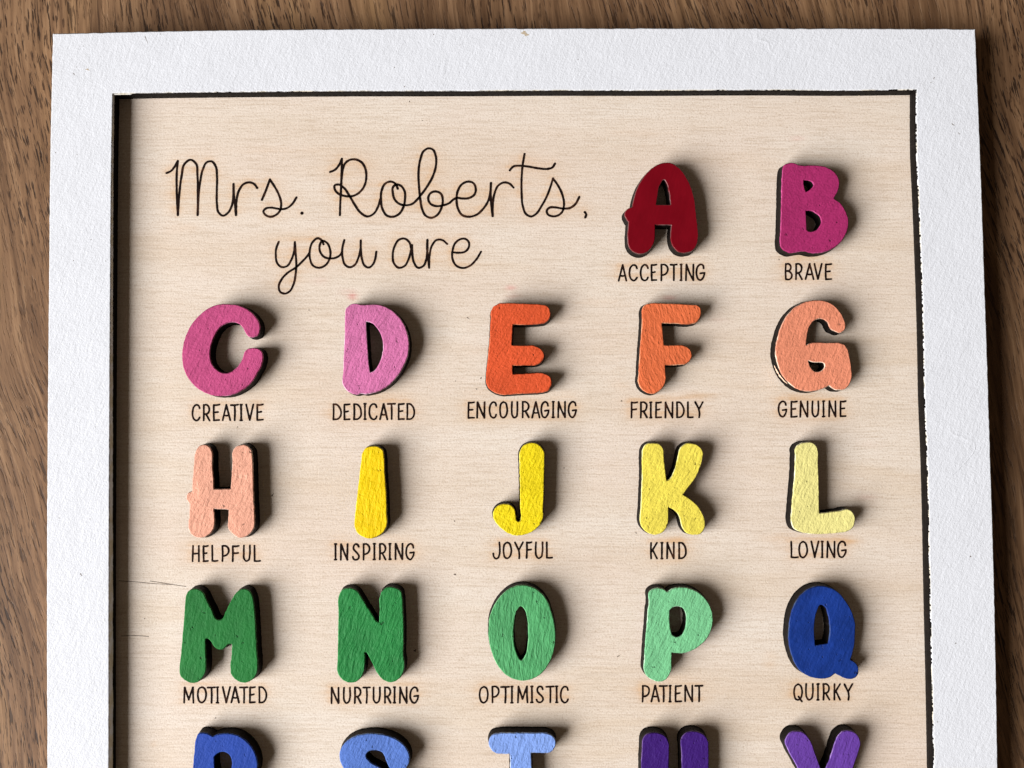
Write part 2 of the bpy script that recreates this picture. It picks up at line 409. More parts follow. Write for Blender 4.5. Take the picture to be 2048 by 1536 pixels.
def ribbon(strokes, rad, z, rnd):
    """strokes in photo pixels -> flat mesh data lying on the board"""
    V, Fc, samples = [], [], []
    for si, stq in enumerate(strokes):
        zz = z + (si % 7)*.006*MM
        P = spline(stq, closed=False, step=1.2)
        samples += [tuple(p) for p in P]
        n = len(P)
        L, Rr = [], []
        seed = rnd.random()*90
        for i, p in enumerate(P):
            a = P[max(0, i-1)]; b = P[min(n-1, i+1)]
            t = (b-a)/(np.linalg.norm(b-a)+1e-9); nn = np.array([-t[1], t[0]])
            r = rad*(1 + .17*noise.noise(Vector((p[0]*.16, p[1]*.16, seed))))
            e = .13*noise.noise(Vector((p[0]*.7, p[1]*.7, seed+5)))
            L.append(p+nn*(r+e)); Rr.append(p-nn*(r-e))
        base = len(V)
        for a, b in zip(L, Rr):
            for q in (a, b):
                x, y = ray(q[0], q[1]); V.append((x, y, zz))
        for i in range(n-1):
            k = base+2*i; Fc.append((k, k+1, k+3, k+2))
        for k_, p in enumerate((P[0], P[-1])):
            c = len(V)
            for q in range(12):
                an = q/12*2*math.pi
                x, y = ray(p[0]+math.cos(an)*rad*.98, p[1]+math.sin(an)*rad*.98); V.append((x, y, zz+(.0025+.001*k_)*MM))
            Fc.append(tuple(c+11-q for q in range(12)))
    # keep every face looking up
    out = []
    for f in Fc:
        ar = 0
        for i in range(len(f)):
            a, b = V[f[i]], V[f[(i+1) % len(f)]]
            ar += a[0]*b[1]-b[0]*a[1]
        out.append(f if ar > 0 else f[::-1])
    return V, out, samples

# ------------------------------------------------------------------ sign: frame, board, writing
sign = bpy.data.objects.new('framed_sign', None); COL.objects.link(sign)
sign.empty_display_size = .05
prop(sign, 'white painted frame round a pale plywood board of engraved words, on a dark wood table', 'sign')

outer_px = [(105.5,67,1),(250,63.5),(400,60.5),(700,57.8),(900,56.8),(1100,56.2),(1500,56.2),(1750,56.7),(1951,57.6,1),
            (1961,300),(1971.2,600),(1981,900),(1989.8,1200),(1995.8,1536),(1999,1850),(2002,2190,1),
            (1400,2195),(700,2195),(97,2190,1),(95.5,1850),(94.3,1536),(93.4,1200),(94.6,900),(97.2,600),(100.4,300)]
inner_px = [(225.5,187,1),(300,185.5),(400,184.2),(550,182.8),(700,181.6),(900,181.4),(1100,180.4),(1300,180.6),(1500,179.6),(1700,180.4),(1833,179,1),
            (1833.5,300),(1838,400),(1842,500),(1845.5,600),(1848,700),(1850,800),(1854,900),(1857,1000),(1859,1100),(1861,1200),(1865,1370),(1868,1536),(1873,1850),(1877,2060,1),
            (1400,2064),(700,2064),(214,2060,1),(215.5,1800),(217.8,1536),(218.2,1200),(219.3,900),(221,600),(223.6,300)]
def to_plane(pts, z): return [ray(p[0], p[1], z) for p in pts]
so = to_plane(spline(outer_px, step=3.0), T_FR); si_ = to_plane(spline(inner_px, step=2.0), T_FR)
so = jig(so, .00012, 420, 1.0)
xr = max(p[0] for p in si_); xl = min(p[0] for p in si_)
def ragged(pts):
    nn, _ = normals(pts); out = []
    for p, q in zip(pts, nn):
        right = p[0] > xr-.012; top = p[1] > .08
        amp = .00019 if right else (.00006 if top else .00006)
        a = noise.noise(Vector((p[0]*1700, p[1]*1700, 3.)))*amp + noise.noise(Vector((p[0]*330, p[1]*330, 9.)))*amp*.7
        out.append((p[0]+a*q[0], p[1]+a*q[1]))
    return out
si_p = ragged(si_)
WHITE = paint('white_paint', (229, 232, 239), rot=.5, stroke=.38, grain=.46, rough=.55, var=.02, seed=1.3, rim=(214, 206, 186), pits=False, spec=.3, ridges=.35)

def slab_part(name, outlines, z, mat, parent, loc, bevel=.22*MM, depth=.35*MM, jz=.14*MM, depth_fn=None):
    rl = []; rims = []
    for k, (pts, hole) in enumerate(outlines):
        a = shift(pts, -bevel, hole); b = shift(pts, -bevel*.30, hole)
        r0 = [(p[0], p[1], z) for p in a]
        r1 = [(p[0], p[1], z-bevel*.28) for p in b]
        r2 = [(p[0], p[1], z-bevel*.95) for p in pts]
        r3 = []
        for p0, p in zip(pts, shift(pts, (.30 if depth_fn and hole else .02)*MM, hole)):
            if depth_fn and not (hole and p0[0] < xl+.006): p = p0
            d = depth + jz*noise.noise(Vector((p[0]*700, p[1]*700, 4.+k)))*2
            if depth_fn: d += depth_fn(p, hole)
            r3.append((p[0], p[1], z-max(bevel*1.05, d)))
        rl.append([r0, r1, r2, r3])
        n = len(pts); rims += [0.0]*n+[.7]*n+[1.0]*n+[1.0]*n
    V, Fc, sm = loft(rl)
    V = [(v[0]-loc[0], v[1]-loc[1], v[2]-loc[2]) for v in V]
    o = add_mesh(name, V, Fc, [mat], parent, smooth=sm)
    at = o.data.attributes.new('rim', 'FLOAT', 'POINT'); at.data.foreach_set('value', rims)
    return o

def core_part(name, outlines, z_top, z_bot, flare, mat, parent, loc, nz=.05*MM):
    rl = []
    for k, (pts, hole) in enumerate(outlines):
        t = shift(pts, -.05*MM, hole)
        rings = []
        for u in (0, .35, .7, 1.0):
            q = shift(t, flare*u, hole)
            q = jig(q, nz, 900, 5+u*3+k)
            rings.append([(p[0], p[1], z_top+(z_bot-z_top)*u) for p in q])
        rl.append(rings)
    V, Fc, sm = loft(rl, True, True)
    V = [(v[0]-loc[0], v[1]-loc[1], v[2]-loc[2]) for v in V]
    return add_mesh(name, V, Fc, [mat], parent, smooth=sm)

frame = core_part('frame', [(so, False), (si_, True)], T_FR-.10*MM, .05*MM, .18*MM, BURNT, sign, (0, 0, 0))
def fr_depth(p, hole):
    if hole and p[0] < xl+.006:
        u = min(1, max(0, (.10-p[1])/.16))
        return (.1+1.9*u)*MM*(1+.25*noise.noise(Vector((0, p[1]*120, 2.))))
    return 0.0
slab_part('paint_coat', [(so, False), (si_p, True)], T_FR, WHITE, frame, (0, 0, 0), bevel=.30*MM, depth=.45*MM, jz=.10*MM, depth_fn=fr_depth)

# chips and dark nicks in the white paint
def flake(cx, cy, rx, ry, ang, z, seed, mat, parent):
    V = []
    for i in range(14):
        a = i/14*2*math.pi; r = 1+.35*math.sin(3*a+seed)+.2*math.sin(5*a+seed*2)
        x = cx+rx*r*math.cos(a)*math.cos(ang)-ry*r*math.sin(a)*math.sin(ang)
        y = cy+rx*r*math.cos(a)*math.sin(ang)+ry*r*math.sin(a)*math.cos(ang)
        X, Y = ray(x, y, z); V.append((X, Y, z))
    V = V[::-1]
    return V
nickV, nickF = [], []
for i, (x, y, rx, ry, an) in enumerate([(1868,156,2.2,.8,-.7),(1862,165,1.3,.7,-.6),(1906,249,3.6,.9,.65),(1918,267,2.0,.7,1.1),(148,148,2.6,.8,1.0),
        (292,78,8.5,.55,1.2),(321,68,1,.9,0),(167,92,.9,.8,0),(153,134,.9,.7,0),(789-360,0,0,0,0),(867,69,1.2,1,1),(789,135,1.1,.9,0),(809,173,1.6,.8,-.6),
        (920,90,1.,.8,0),(1156,119,1,.8,0),(1941,1113,1.6,1.3,.3),(162,1149,3.2,1.,.9),(182,479,1.1,.8,0),(147,521,1.0,.8,0),(211,522,1.1,.8,0),
        (118,1036,1,.8,0),(180,1038,.9,.7,0),(1911,1487-200,1,.8,0),(1875,1444,1.4,.9,0),(191,854,1,.8,0),(111,305,1,.8,0),(154,309,1,.8,0),(1912,1286,1.2,.7,.4)]):
    if rx == 0: continue
    s0 = len(nickV); nickV += flake(x, y, rx, ry, an, T_FR+.012*MM, i*1.7, None, None)
    nickF.append(tuple(range(s0, s0+14)))
nm = NT('chipped_paint'); nm.b.inputs['Base Color'].default_value = (.16, .12, .09, 1); nm.rough(.8)
prop(add_mesh('paint_chips', nickV, nickF, [nm.m], frame), kind='stuff')
tn = NT('old_primer_patch'); tn.b.inputs['Base Color'].default_value = (.52, .43, .31, 1); tn.rough(.8)
tv, tf = [], []
for i, (x, y, rx, ry) in enumerate([(1048,66,5.0,3.8),(1053,69,4,3),(1717,189,5,2.0),(175,139,3.5,1.5)]):
    s0 = len(tv); tv += flake(x, y, rx, ry, .3, (T_FR if y < 180 else .4*MM)+.014*MM+i*.003*MM, i*2.1, None, None); tf.append(tuple(range(s0, s0+14)))
prop(add_mesh('primer_patches', tv, tf, [tn.m], frame), kind='stuff')

# words
rnd = random.Random(3)
samples = []
def word_obj(name, strokes, rad, label):
    V, Fc, sa = ribbon(strokes, rad, .03*MM, rnd)
    samples.extend(sa)
    o = add_mesh(name, V, Fc, [INK], board_parent)
    prop(o, label)
    return o
# board (made first so that words can hang under it; its top mesh is filled in below)
bx0 = min(p[0] for p in so)+1.2*MM; bx1 = max(p[0] for p in so)-1.2*MM
by0 = min(p[1] for p in so)+1.2*MM; by1 = max(p[1] for p in so)-1.2*MM
board = bpy.data.objects.new('backing_board', bpy.data.meshes.new('backing_board')); COL.objects.link(board); board.parent = sign
board_parent = board
vx, vy, vs = V1
for nm_, rad, lab in (('greeting', 2.3, 'large looping cursive greeting, first line'), ('greeting_ending', 2.2, 'smaller cursive words, second line')):
    stx = [[(vx+p[0]/vs, vy+p[1]/vs) for p in s] for s in CURSIVE[nm_]]
    word_obj('engraved_greeting', stx, rad, lab)
for wd, ox, oy, sc, spans, t0, b0, t1, b1 in WORDS:
    sts = []
    r = 1.92
    for ci, (ch, (xa, xb)) in enumerate(zip(wd, spans)):
        u = (0.5*(xa+xb)-spans[0][0])/(spans[-1][1]-spans[0][0])
        T = oy+(t0+(t1-t0)*u)/sc+r*.6; B = oy+(b0+(b1-b0)*u)/sc-r*.6
        X0 = ox+xa/sc+r*.7; X1 = ox+xb/sc-r*.7
        jx, jy = rnd.uniform(-.3, .3), rnd.uniform(-.3, .3)
        for s in GL[ch]:
            sts.append([(X0+(X1-X0)*p[0]+jx+rnd.uniform(-.3, .3), T+(B-T)*p[1]+jy+rnd.uniform(-.25, .25)) for p in s])
    word_obj('engraved_word', sts, r, 'thin hand drawn capitals reading '+wd)

# small dark fleck marks on the board at their places
fk = []
fv, ff = [], []
for i, (x, y, rx, ry, an) in enumerate([(910,1149,2.4,1.6,.2),(1237,1312,3.6,.8,-.55),(830,1301,3.0,1.8,-.6),(431,1436,1.6,1.1,-.5),(475,854,1.4,1,0),(1243,802,1.6,1.2,0),
        (936,636,3.0,.8,.6),(962,756,2.2,1.,-.9),(953,778,1.8,.9,.2),(911,762,1.1,.9,0),(1272,1066,1.6,1,.6),(545,990,3.6,.8,-.9),(1128,936,1.4,1,0),(909,1042,1.6,.9,1.0),(618,620,1,1,0),
        (1692,757,2,1,0),(845,241,1,.8,0),(819,203,1.6,.9,1.1),(1558,519,1.6,1.1,1),(289,1237,1.4,.8,-.6)]):
    s0 = len(fv); fv += flake(x, y, rx, ry, an, .02*MM, i*1.3, None, None); ff.append(tuple(range(s0, s0+14)))
fm = NT('dark_wood_fleck'); fm.b.inputs['Base Color'].default_value = (.09, .055, .035, 1); fm.rough(.8)
prop(add_mesh('wood_flecks', fv, ff, [fm.m], board), kind='stuff')

crackV, crackF, _ = ribbon([[(238,1161.5),(262,1163),(290,1165.5),(318,1168),(345,1169)],[(300,1162),(330,1166.5),(372,1173)],[(243,1272),(270,1271),(297,1273)],[(392,1246),(420,1247),(436,1246)]], .55, .02*MM, rnd)
prop(add_mesh('wood_crack', crackV, crackF, [fm.m], board), kind='stuff')

# board mesh: fine grid carrying the scorch and smear fields
nx, ny = 430, 500
xs = np.linspace(bx0, bx1, nx); ys = np.linspace(by0, by1, ny)
GX, GY = np.meshgrid(xs, ys)
Vb = np.zeros((nx*ny+4, 3)); Vb[:nx*ny, 0] = GX.ravel(); Vb[:nx*ny, 1] = GY.ravel()
zb = TABLE_Z+.3*MM
Vb[nx*ny:] = [(bx0, by0, zb), (bx1, by0, zb), (bx1, by1, zb), (bx0, by1, zb)]
I, J = np.meshgrid(np.arange(nx-1), np.arange(ny-1)); q = (J*nx+I).ravel()
quads = np.stack([q, q+1, q+nx+1, q+nx], 1).tolist()
cs = [0, nx-1, nx*ny-1, nx*(ny-1)]
edge_b = list(range(0, nx)); edge_r = [nx-1+nx*k for k in range(ny)]; edge_t = list(range(nx*ny-1, nx*(ny-1)-1, -1)); edge_l = [nx*k for k in range(ny-1, -1, -1)]
B0, B1, B2, B3 = range(nx*ny, nx*ny+4)
sides = [tuple([B0, B1]+edge_b[::-1]), tuple([B1, B2]+edge_r[::-1]), tuple([B2, B3]+edge_t[::-1]), tuple([B3, B0]+edge_l[::-1]), (B0, B3, B2, B1)]
board.data.from_pydata(Vb.tolist(), [], quads+sides)
board.data.materials.append(board_mat())
fld = np.zeros((ny, nx)); dxg = xs[1]-xs[0]; dyg = ys[1]-ys[0]
for (px, py) in samples:
    x, y = ray(px, py)
    i = int((x-bx0)/dxg); j = int((y+.0008-by0)/dyg)
    if 0 <= i < nx and 0 <= j < ny: fld[j, i] += 1
def blur(A, sx, sy):
    for ax, s in ((1, sx), (0, sy)):
        k = np.arange(-int(3*s)-1, int(3*s)+2); g = np.exp(-k**2/(2*s*s)); g /= g.sum()
        A = np.apply_along_axis(lambda r: np.convolve(r, g, 'same'), ax, A)
    return A
near = blur(np.minimum(fld, 3), 1.0, 1.0); wide = blur(np.minimum(fld, 3), 4.5, 3.0)
sc_ = np.clip(near*1.6, 0, .8)*.55 + np.clip(wide*2.2, 0, 1)*.55
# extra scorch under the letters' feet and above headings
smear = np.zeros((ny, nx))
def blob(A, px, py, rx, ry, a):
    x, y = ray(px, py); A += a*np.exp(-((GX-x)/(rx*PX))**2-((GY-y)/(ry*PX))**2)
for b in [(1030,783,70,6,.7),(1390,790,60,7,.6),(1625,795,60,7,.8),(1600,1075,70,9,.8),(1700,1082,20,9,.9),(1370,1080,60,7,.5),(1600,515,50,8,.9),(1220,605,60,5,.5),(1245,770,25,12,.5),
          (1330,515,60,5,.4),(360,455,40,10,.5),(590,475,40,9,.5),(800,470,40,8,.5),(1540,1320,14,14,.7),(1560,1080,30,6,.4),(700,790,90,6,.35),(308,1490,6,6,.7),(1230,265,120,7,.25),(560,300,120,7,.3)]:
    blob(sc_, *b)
for b in [(705,592,9,8,1.3),(690,585,14,6,.5),(1022,575,10,5,.8),(1025,592,14,5,.5),(1338,596,16,4,.8),(1594,277,14,4,.5),(1728,998,22,10,.30),(1440,640,22,9,.12),(640,560,16,10,.15),(1745,890,20,8,.10)]:
    blob(smear, *b)
for nm_, A in (('scorch', sc_), ('smear', smear)):
    at = board.data.attributes.new(nm_, 'FLOAT', 'POINT')
    at.data.foreach_set('value', np.concatenate([np.clip(A, 0, 1.3).ravel(), np.zeros(4)]).astype(np.float32))
board.data.update()

# ------------------------------------------------------------------ the painted letters
Z7 = 2048/280
LET = {
'A': (1182,313,[(1095,85),(1190,100),(1290,165),(1390,290),(1460,430),(1515,620),(1540,820),(1560,1000),(1570,1180),(1550,1290),(1490,1375),(1390,1410),(1290,1395),(1210,1330),(1170,1230),(1165,1100),(1175,1005,1),(940,998,1),(940,1100),(935,1220),(890,1330),(800,1410),(700,1425),(600,1380),(545,1290),(535,1180),(540,1060),(548,960,1),(510,905),(490,840),(520,780),(605,730,1),(620,640),(660,500),(740,340),(840,215),(950,130)],
   [[(1070,340),(1110,400),(1140,520),(1165,705,1),(955,705,1),(975,580),(1010,420)]]),
'B': (1484,313,[(620,125),(680,95),(760,92),(830,120),(880,130),(1000,125),(1130,130),(1260,165),(1360,235),(1415,320),(1425,430),(1395,530),(1345,610,1),(1430,670),(1510,780),(1555,900),(1555,1030),(1520,1140),(1430,1270),(1300,1360),(1150,1405),(1020,1410),(900,1385),(800,1395),(710,1410),(640,1385),(580,1340),(558,1240),(565,1100),(575,800),(580,500),(590,250),(600,165)],
   [[(902,342,1),(970,350),(1035,380),(1050,415),(1015,470),(935,520,1),(912,450)],[(933,788,1),(1000,790),(1080,825),(1145,890),(1162,960),(1135,1030),(1065,1088),(980,1098),(945,1075,1),(940,930)]]),
'C': (310,593,[(1060,110),(1200,125),(1350,185),(1460,280),(1525,390),(1535,480),(1510,560),(1440,595),(1370,585),(1320,530),(1290,470),(1240,405),(1150,375),(1050,390),(950,455),(870,580),(820,720),(805,860),(830,980),(900,1070),(990,1115),(1080,1115),(1170,1060),(1240,980),(1285,890),(1310,810),(1360,765),(1430,750),(1510,765),(1565,810),(1580,890),(1560,1000),(1500,1120),(1410,1260),(1290,1360),(1150,1430),(1000,1455),(850,1445),(710,1400),(580,1310),(480,1190),(420,1060),(395,900),(405,740),(450,570),(540,400),(660,260),(800,160),(930,115)],[]),
'D': (615,595,[(590,130),(640,95),(720,88),(790,105),(860,105),(980,98),(1100,120),(1230,185),(1340,285),(1420,410),(1470,560),(1485,720),(1465,860),(1410,1000),(1310,1160),(1180,1290),(1060,1360),(940,1400),(850,1415),(790,1405),(720,1420),(640,1400),(560,1345),(515,1270),(520,1100),(530,800),(545,500),(550,250),(560,165)],
   [[(858,352,1),(920,362),(1000,425),(1072,540),(1103,660),(1098,800),(1052,950),(985,1060),(915,1102,1),(895,950),(880,750),(865,500)]]),
'E': (898,593,[(620,200),(650,150),(720,105),(820,95),(1000,98),(1200,105),(1350,115),(1430,135),(1475,190),(1485,260),(1460,340),(1400,385),(1300,400),(1130,410),(935,412,1),(920,710,1),(1100,715),(1230,715),(1320,750),(1385,820),(1390,890),(1350,960),(1270,1000),(1120,1005),(930,1010,1),(935,1135,1),(1150,1125),(1400,1128),(1470,1165),(1502,1240),(1490,1320),(1440,1385),(1350,1405),(1150,1415),(900,1432),(750,1430),(650,1395),(575,1330),(545,1260),(545,1150),(570,900),(600,550),(612,330)],[]),
'F': (1197,593,[(640,190),(670,130),(740,100),(900,98),(1150,105),(1350,120),(1440,125),(1490,165),(1503,235),(1480,320),(1430,380),(1350,402),(1150,395),(930,390,1),(945,560),(960,710,1),(1080,710),(1220,712),(1310,745),(1360,810),(1365,880),(1330,950),(1260,990),(1150,1000),(975,1005,1),(980,1100),(985,1220),(950,1320),(880,1390),(790,1425),(700,1400),(620,1340),(585,1270),(590,1100),(605,800),(630,500),(638,300)],[]),
'G': (1482,589,[(1130,82),(1250,100),(1370,165),(1460,270),(1515,380),(1530,450),(1515,520),(1450,560),(1380,540),(1310,500),(1280,430),(1225,370),(1140,355),(1070,385),(1010,460),(975,570),(955,740,1),(1010,710),(1100,700),(1300,705),(1430,705),(1510,730),(1560,800),(1590,920),(1615,1060),(1615,1250),(1580,1330),(1510,1390),(1430,1400),(1350,1380),(1290,1335,1),(1180,1385),(1050,1415),(900,1405),(770,1350),(670,1260),(590,1150),(540,1030),(510,900),(510,760),(540,620),(590,460),(680,300),(800,180),(950,105)],
   [[(985,965,1),(1060,990),(1150,993),(1215,1010),(1222,1060),(1180,1110),(1110,1132),(1060,1110),(1010,1050)]]),
'H': (306,875,[(640,170),(690,115),(760,105),(830,140),(865,220),(870,400),(885,600),(890,755,1),(1135,750,1),(1150,550),(1160,350),(1165,200),(1200,145),(1290,105),(1380,120),(1435,180),(1455,300),(1465,600),(1475,900),(1485,1150),(1480,1310),(1430,1400),(1350,1455),(1250,1465),(1160,1410),(1100,1330),(1100,1200),(1110,1055,1),(890,1045,1),(900,1150),(900,1280),(860,1380),(790,1440),(700,1470),(610,1450),(540,1395),(515,1300),(530,1150),(540,980,1),(500,930),(485,870),(510,810),(570,785,1),(580,600),(600,350),(615,230)],[]),
'I': (602,875,[(905,205),(960,145),(1050,125),(1140,140),(1200,195),(1215,290),(1225,500),(1245,800),(1255,1100),(1250,1300),(1200,1390),(1110,1450),(1000,1480),(900,1450),(820,1390),(785,1310),(790,1150),(815,900),(850,600),(880,350)],[]),
'J': (897,873,[(1045,220),(1090,140),(1170,95),(1270,95),(1350,145),(1400,225),(1405,350),(1400,600),(1395,850),(1385,1050),(1385,1180),(1350,1280),(1260,1370),(1140,1430),(1000,1450),(880,1420),(780,1350),(690,1260),(650,1160),(665,1080),(730,1010),(830,985),(920,1010),(970,1080),(985,1160),(1005,1235),(1035,1240),(1060,1190),(1050,1050),(1050,850),(1045,600),(1040,400)],[]),
'K': (1205,873,[(590,180),(640,110),(740,95),(830,110),(885,170),(900,300),(920,500),(940,645,1),(965,635),(1030,540),(1080,400),(1110,260),(1150,150),(1230,100),(1330,105),(1420,145),(1470,220),(1460,350),(1420,480),(1360,610),(1260,740),(1180,850,1),(1290,920),(1390,1010),(1460,1120),(1500,1240),(1495,1340),(1440,1420),(1350,1440),(1240,1415),(1170,1340),(1135,1220),(1100,1130),(1040,1070),(965,1035,1),(965,1130),(960,1270),(920,1360),(840,1425),(740,1435),(650,1400),(580,1330),(550,1240),(560,1050),(570,800),(580,500),(578,300)],[]),
'L': (1502,870,[(650,190),(700,135),(800,105),(890,110),(950,150),(980,220),(985,400),(995,700),(1000,1145,1),(1150,1125),(1300,1105),(1410,1085),(1480,1120),(1520,1190),(1520,1280),(1480,1370),(1400,1415),(1250,1435),(1050,1448),(850,1445),(700,1410),(620,1360),(590,1270),(595,1100),(620,800),(645,450),(648,280)],[]),
'M': (300,1161,[(525,220),(570,150),(650,120),(730,140),(785,190),(820,270),(890,400),(1000,575),(1030,575),(1110,450),(1200,270),(1270,170),(1370,120),(1450,150),(1500,240),(1525,400),(1545,700),(1560,1000),(1575,1250),(1570,1330),(1530,1420),(1450,1480),(1350,1495),(1260,1455),(1190,1380),(1175,1290),(1190,1100),(1200,925,1),(1150,935),(1090,990),(1020,1015),(950,980),(880,880),(840,848),(812,860,1),(812,1000),(820,1200),(810,1340),(760,1430),(690,1490),(600,1500),(510,1460),(440,1390),(430,1290),(450,1100),(475,800),(500,500),(515,300)],[]),
'N': (605,1161,[(530,230),(570,150),(660,110),(740,120),(810,165),(860,240),(950,390),(1030,510),(1090,600),(1120,610,1),(1130,450),(1130,250),(1170,150),(1260,95),(1360,110),(1440,160),(1460,250),(1470,450),(1480,700),(1480,900),(1475,1080),(1490,1230),(1480,1330),(1420,1430),(1330,1485),(1230,1480),(1150,1430),(1090,1350),(1030,1230),(940,1050,1),(910,1055,1),(915,1200),(900,1320),(850,1430),(760,1490),(660,1490),(560,1430),(510,1340),(510,1200),(515,1000),(520,700),(525,450)],[]),
'O': (903,1158,[(1040,90),(1160,110),(1280,175),(1390,300),(1460,470),(1510,680),(1520,880),(1490,1080),(1420,1250),(1310,1390),(1180,1465),(1040,1490),(900,1460),(770,1380),(660,1240),(590,1080),(550,900),(545,720),(560,560),(620,400),(720,250),(850,140)],
   [[(1015,398),(1070,450),(1107,570),(1122,760),(1117,950),(1080,1120),(1020,1192),(965,1120),(923,990),(908,800),(922,600),(958,460)]]),
'P': (1214,1158,[(610,210),(650,155),(730,130),(810,140),(880,185,1),(960,140),(1080,120),(1200,135),(1330,190),(1440,290),(1520,420),(1550,580),(1540,700),(1490,830),(1400,940),(1270,1035),(1130,1085),(950,1080,1),(945,1200),(945,1320),(910,1410),(850,1480),(760,1505),(670,1480),(590,1430),(545,1350),(545,1200),(560,950),(585,650),(600,450),(615,320),(605,260)],
   [[(918,460,1),(970,412),(1050,402),(1112,428),(1153,510),(1160,620),(1138,740),(1092,822),(1020,848),(960,822),(930,740),(915,600)]]),
'Q': (1508,1158,[(980,100),(1100,120),(1230,190),(1340,320),(1430,470),(1480,640),(1480,820),(1465,1000),(1415,1180,1),(1490,1230),(1530,1310),(1520,1400),(1450,1460),(1360,1460),(1260,1420),(1190,1385,1),(1110,1440),(980,1460),(850,1440),(720,1380),(620,1270),(550,1110),(510,930),(510,720),(540,520),(600,360),(700,220),(840,125)],
   [[(980,378),(1040,408),(1083,520),(1108,680),(1103,850),(1083,945,1),(980,960),(895,972,1),(885,850),(883,680),(920,480)]]),
'R': (310,1426,[(600,370),(640,300),(700,290),(770,305),(845,345,1),(940,310),(1080,300),(1200,325),(1320,400),(1420,510),(1480,640),(1500,780),(1480,880),(1400,990),(1360,1030,1),(1430,1150),(1470,1300),(1430,1430),(1330,1500),(1220,1480),(1150,1400),(1080,1250),(960,1150),(900,1140,1),(890,1300),(850,1430),(740,1500),(620,1490),(540,1420),(500,1330),(520,1150),(550,850),(575,550)],
   [[(862,645,1),(900,600),(985,568),(1060,590),(1110,660),(1122,780),(1090,880),(1000,940),(900,940,1),(870,800)]]),
'S': (615,1426,[(980,300),(1120,320),(1270,370),(1390,450),(1470,560),(1495,660),(1470,770),(1400,850),(1300,860),(1210,810),(1150,700),(1120,620),(1060,560),(980,545),(890,570),(855,630),(900,700),(1040,790),(1200,880),(1360,990),(1440,1130),(1430,1280),(1330,1410),(1150,1490),(950,1500),(740,1440),(580,1330),(510,1200),(540,1100),(640,1050),(740,1090),(830,1190),(950,1230),(1040,1200),(1040,1130),(950,1060),(780,980),(620,890),(510,780),(470,660),(480,550),(560,430),(700,340),(840,305)],[]),
'T': (903,1426,[(545,420),(590,330),(700,295),(900,290),(1200,292),(1400,300),(1490,345),(1525,430),(1510,510),(1450,575),(1350,585),(1165,585,1),(1170,700),(1180,1000),(1185,1250),(1160,1400),(1080,1480),(980,1480),(890,1400),(860,1250),(860,1000),(860,700),(855,600,1),(750,600),(640,585),(570,520)],[]),
'U': (1214,1426,[(520,400),(560,325),(650,290),(760,295),(850,340),(900,420),(910,560),(905,800),(920,1000),(970,1120),(1040,1130),(1090,1020),(1095,800),(1090,560),(1085,380),(1130,310),(1220,270),(1320,275),(1420,320),(1475,400),(1490,560),(1490,800),(1480,1050),(1420,1300),(1280,1450),(1080,1510),(860,1490),(680,1380),(560,1180),(510,950),(505,700),(515,520)],[]),
'V': (1508,1426,[(455,420),(480,350),(530,290),(620,265),(720,285),(790,350),(840,430),(900,600),(960,760),(1010,880),(1060,790),(1120,640),(1180,450),(1240,320),(1330,260),(1430,265),(1520,330),(1560,430),(1540,540),(1470,750),(1380,1000),(1270,1280),(1190,1430),(1080,1490),(960,1440),(880,1320),(780,1080),(640,800),(540,620),(480,500)],[]),
}
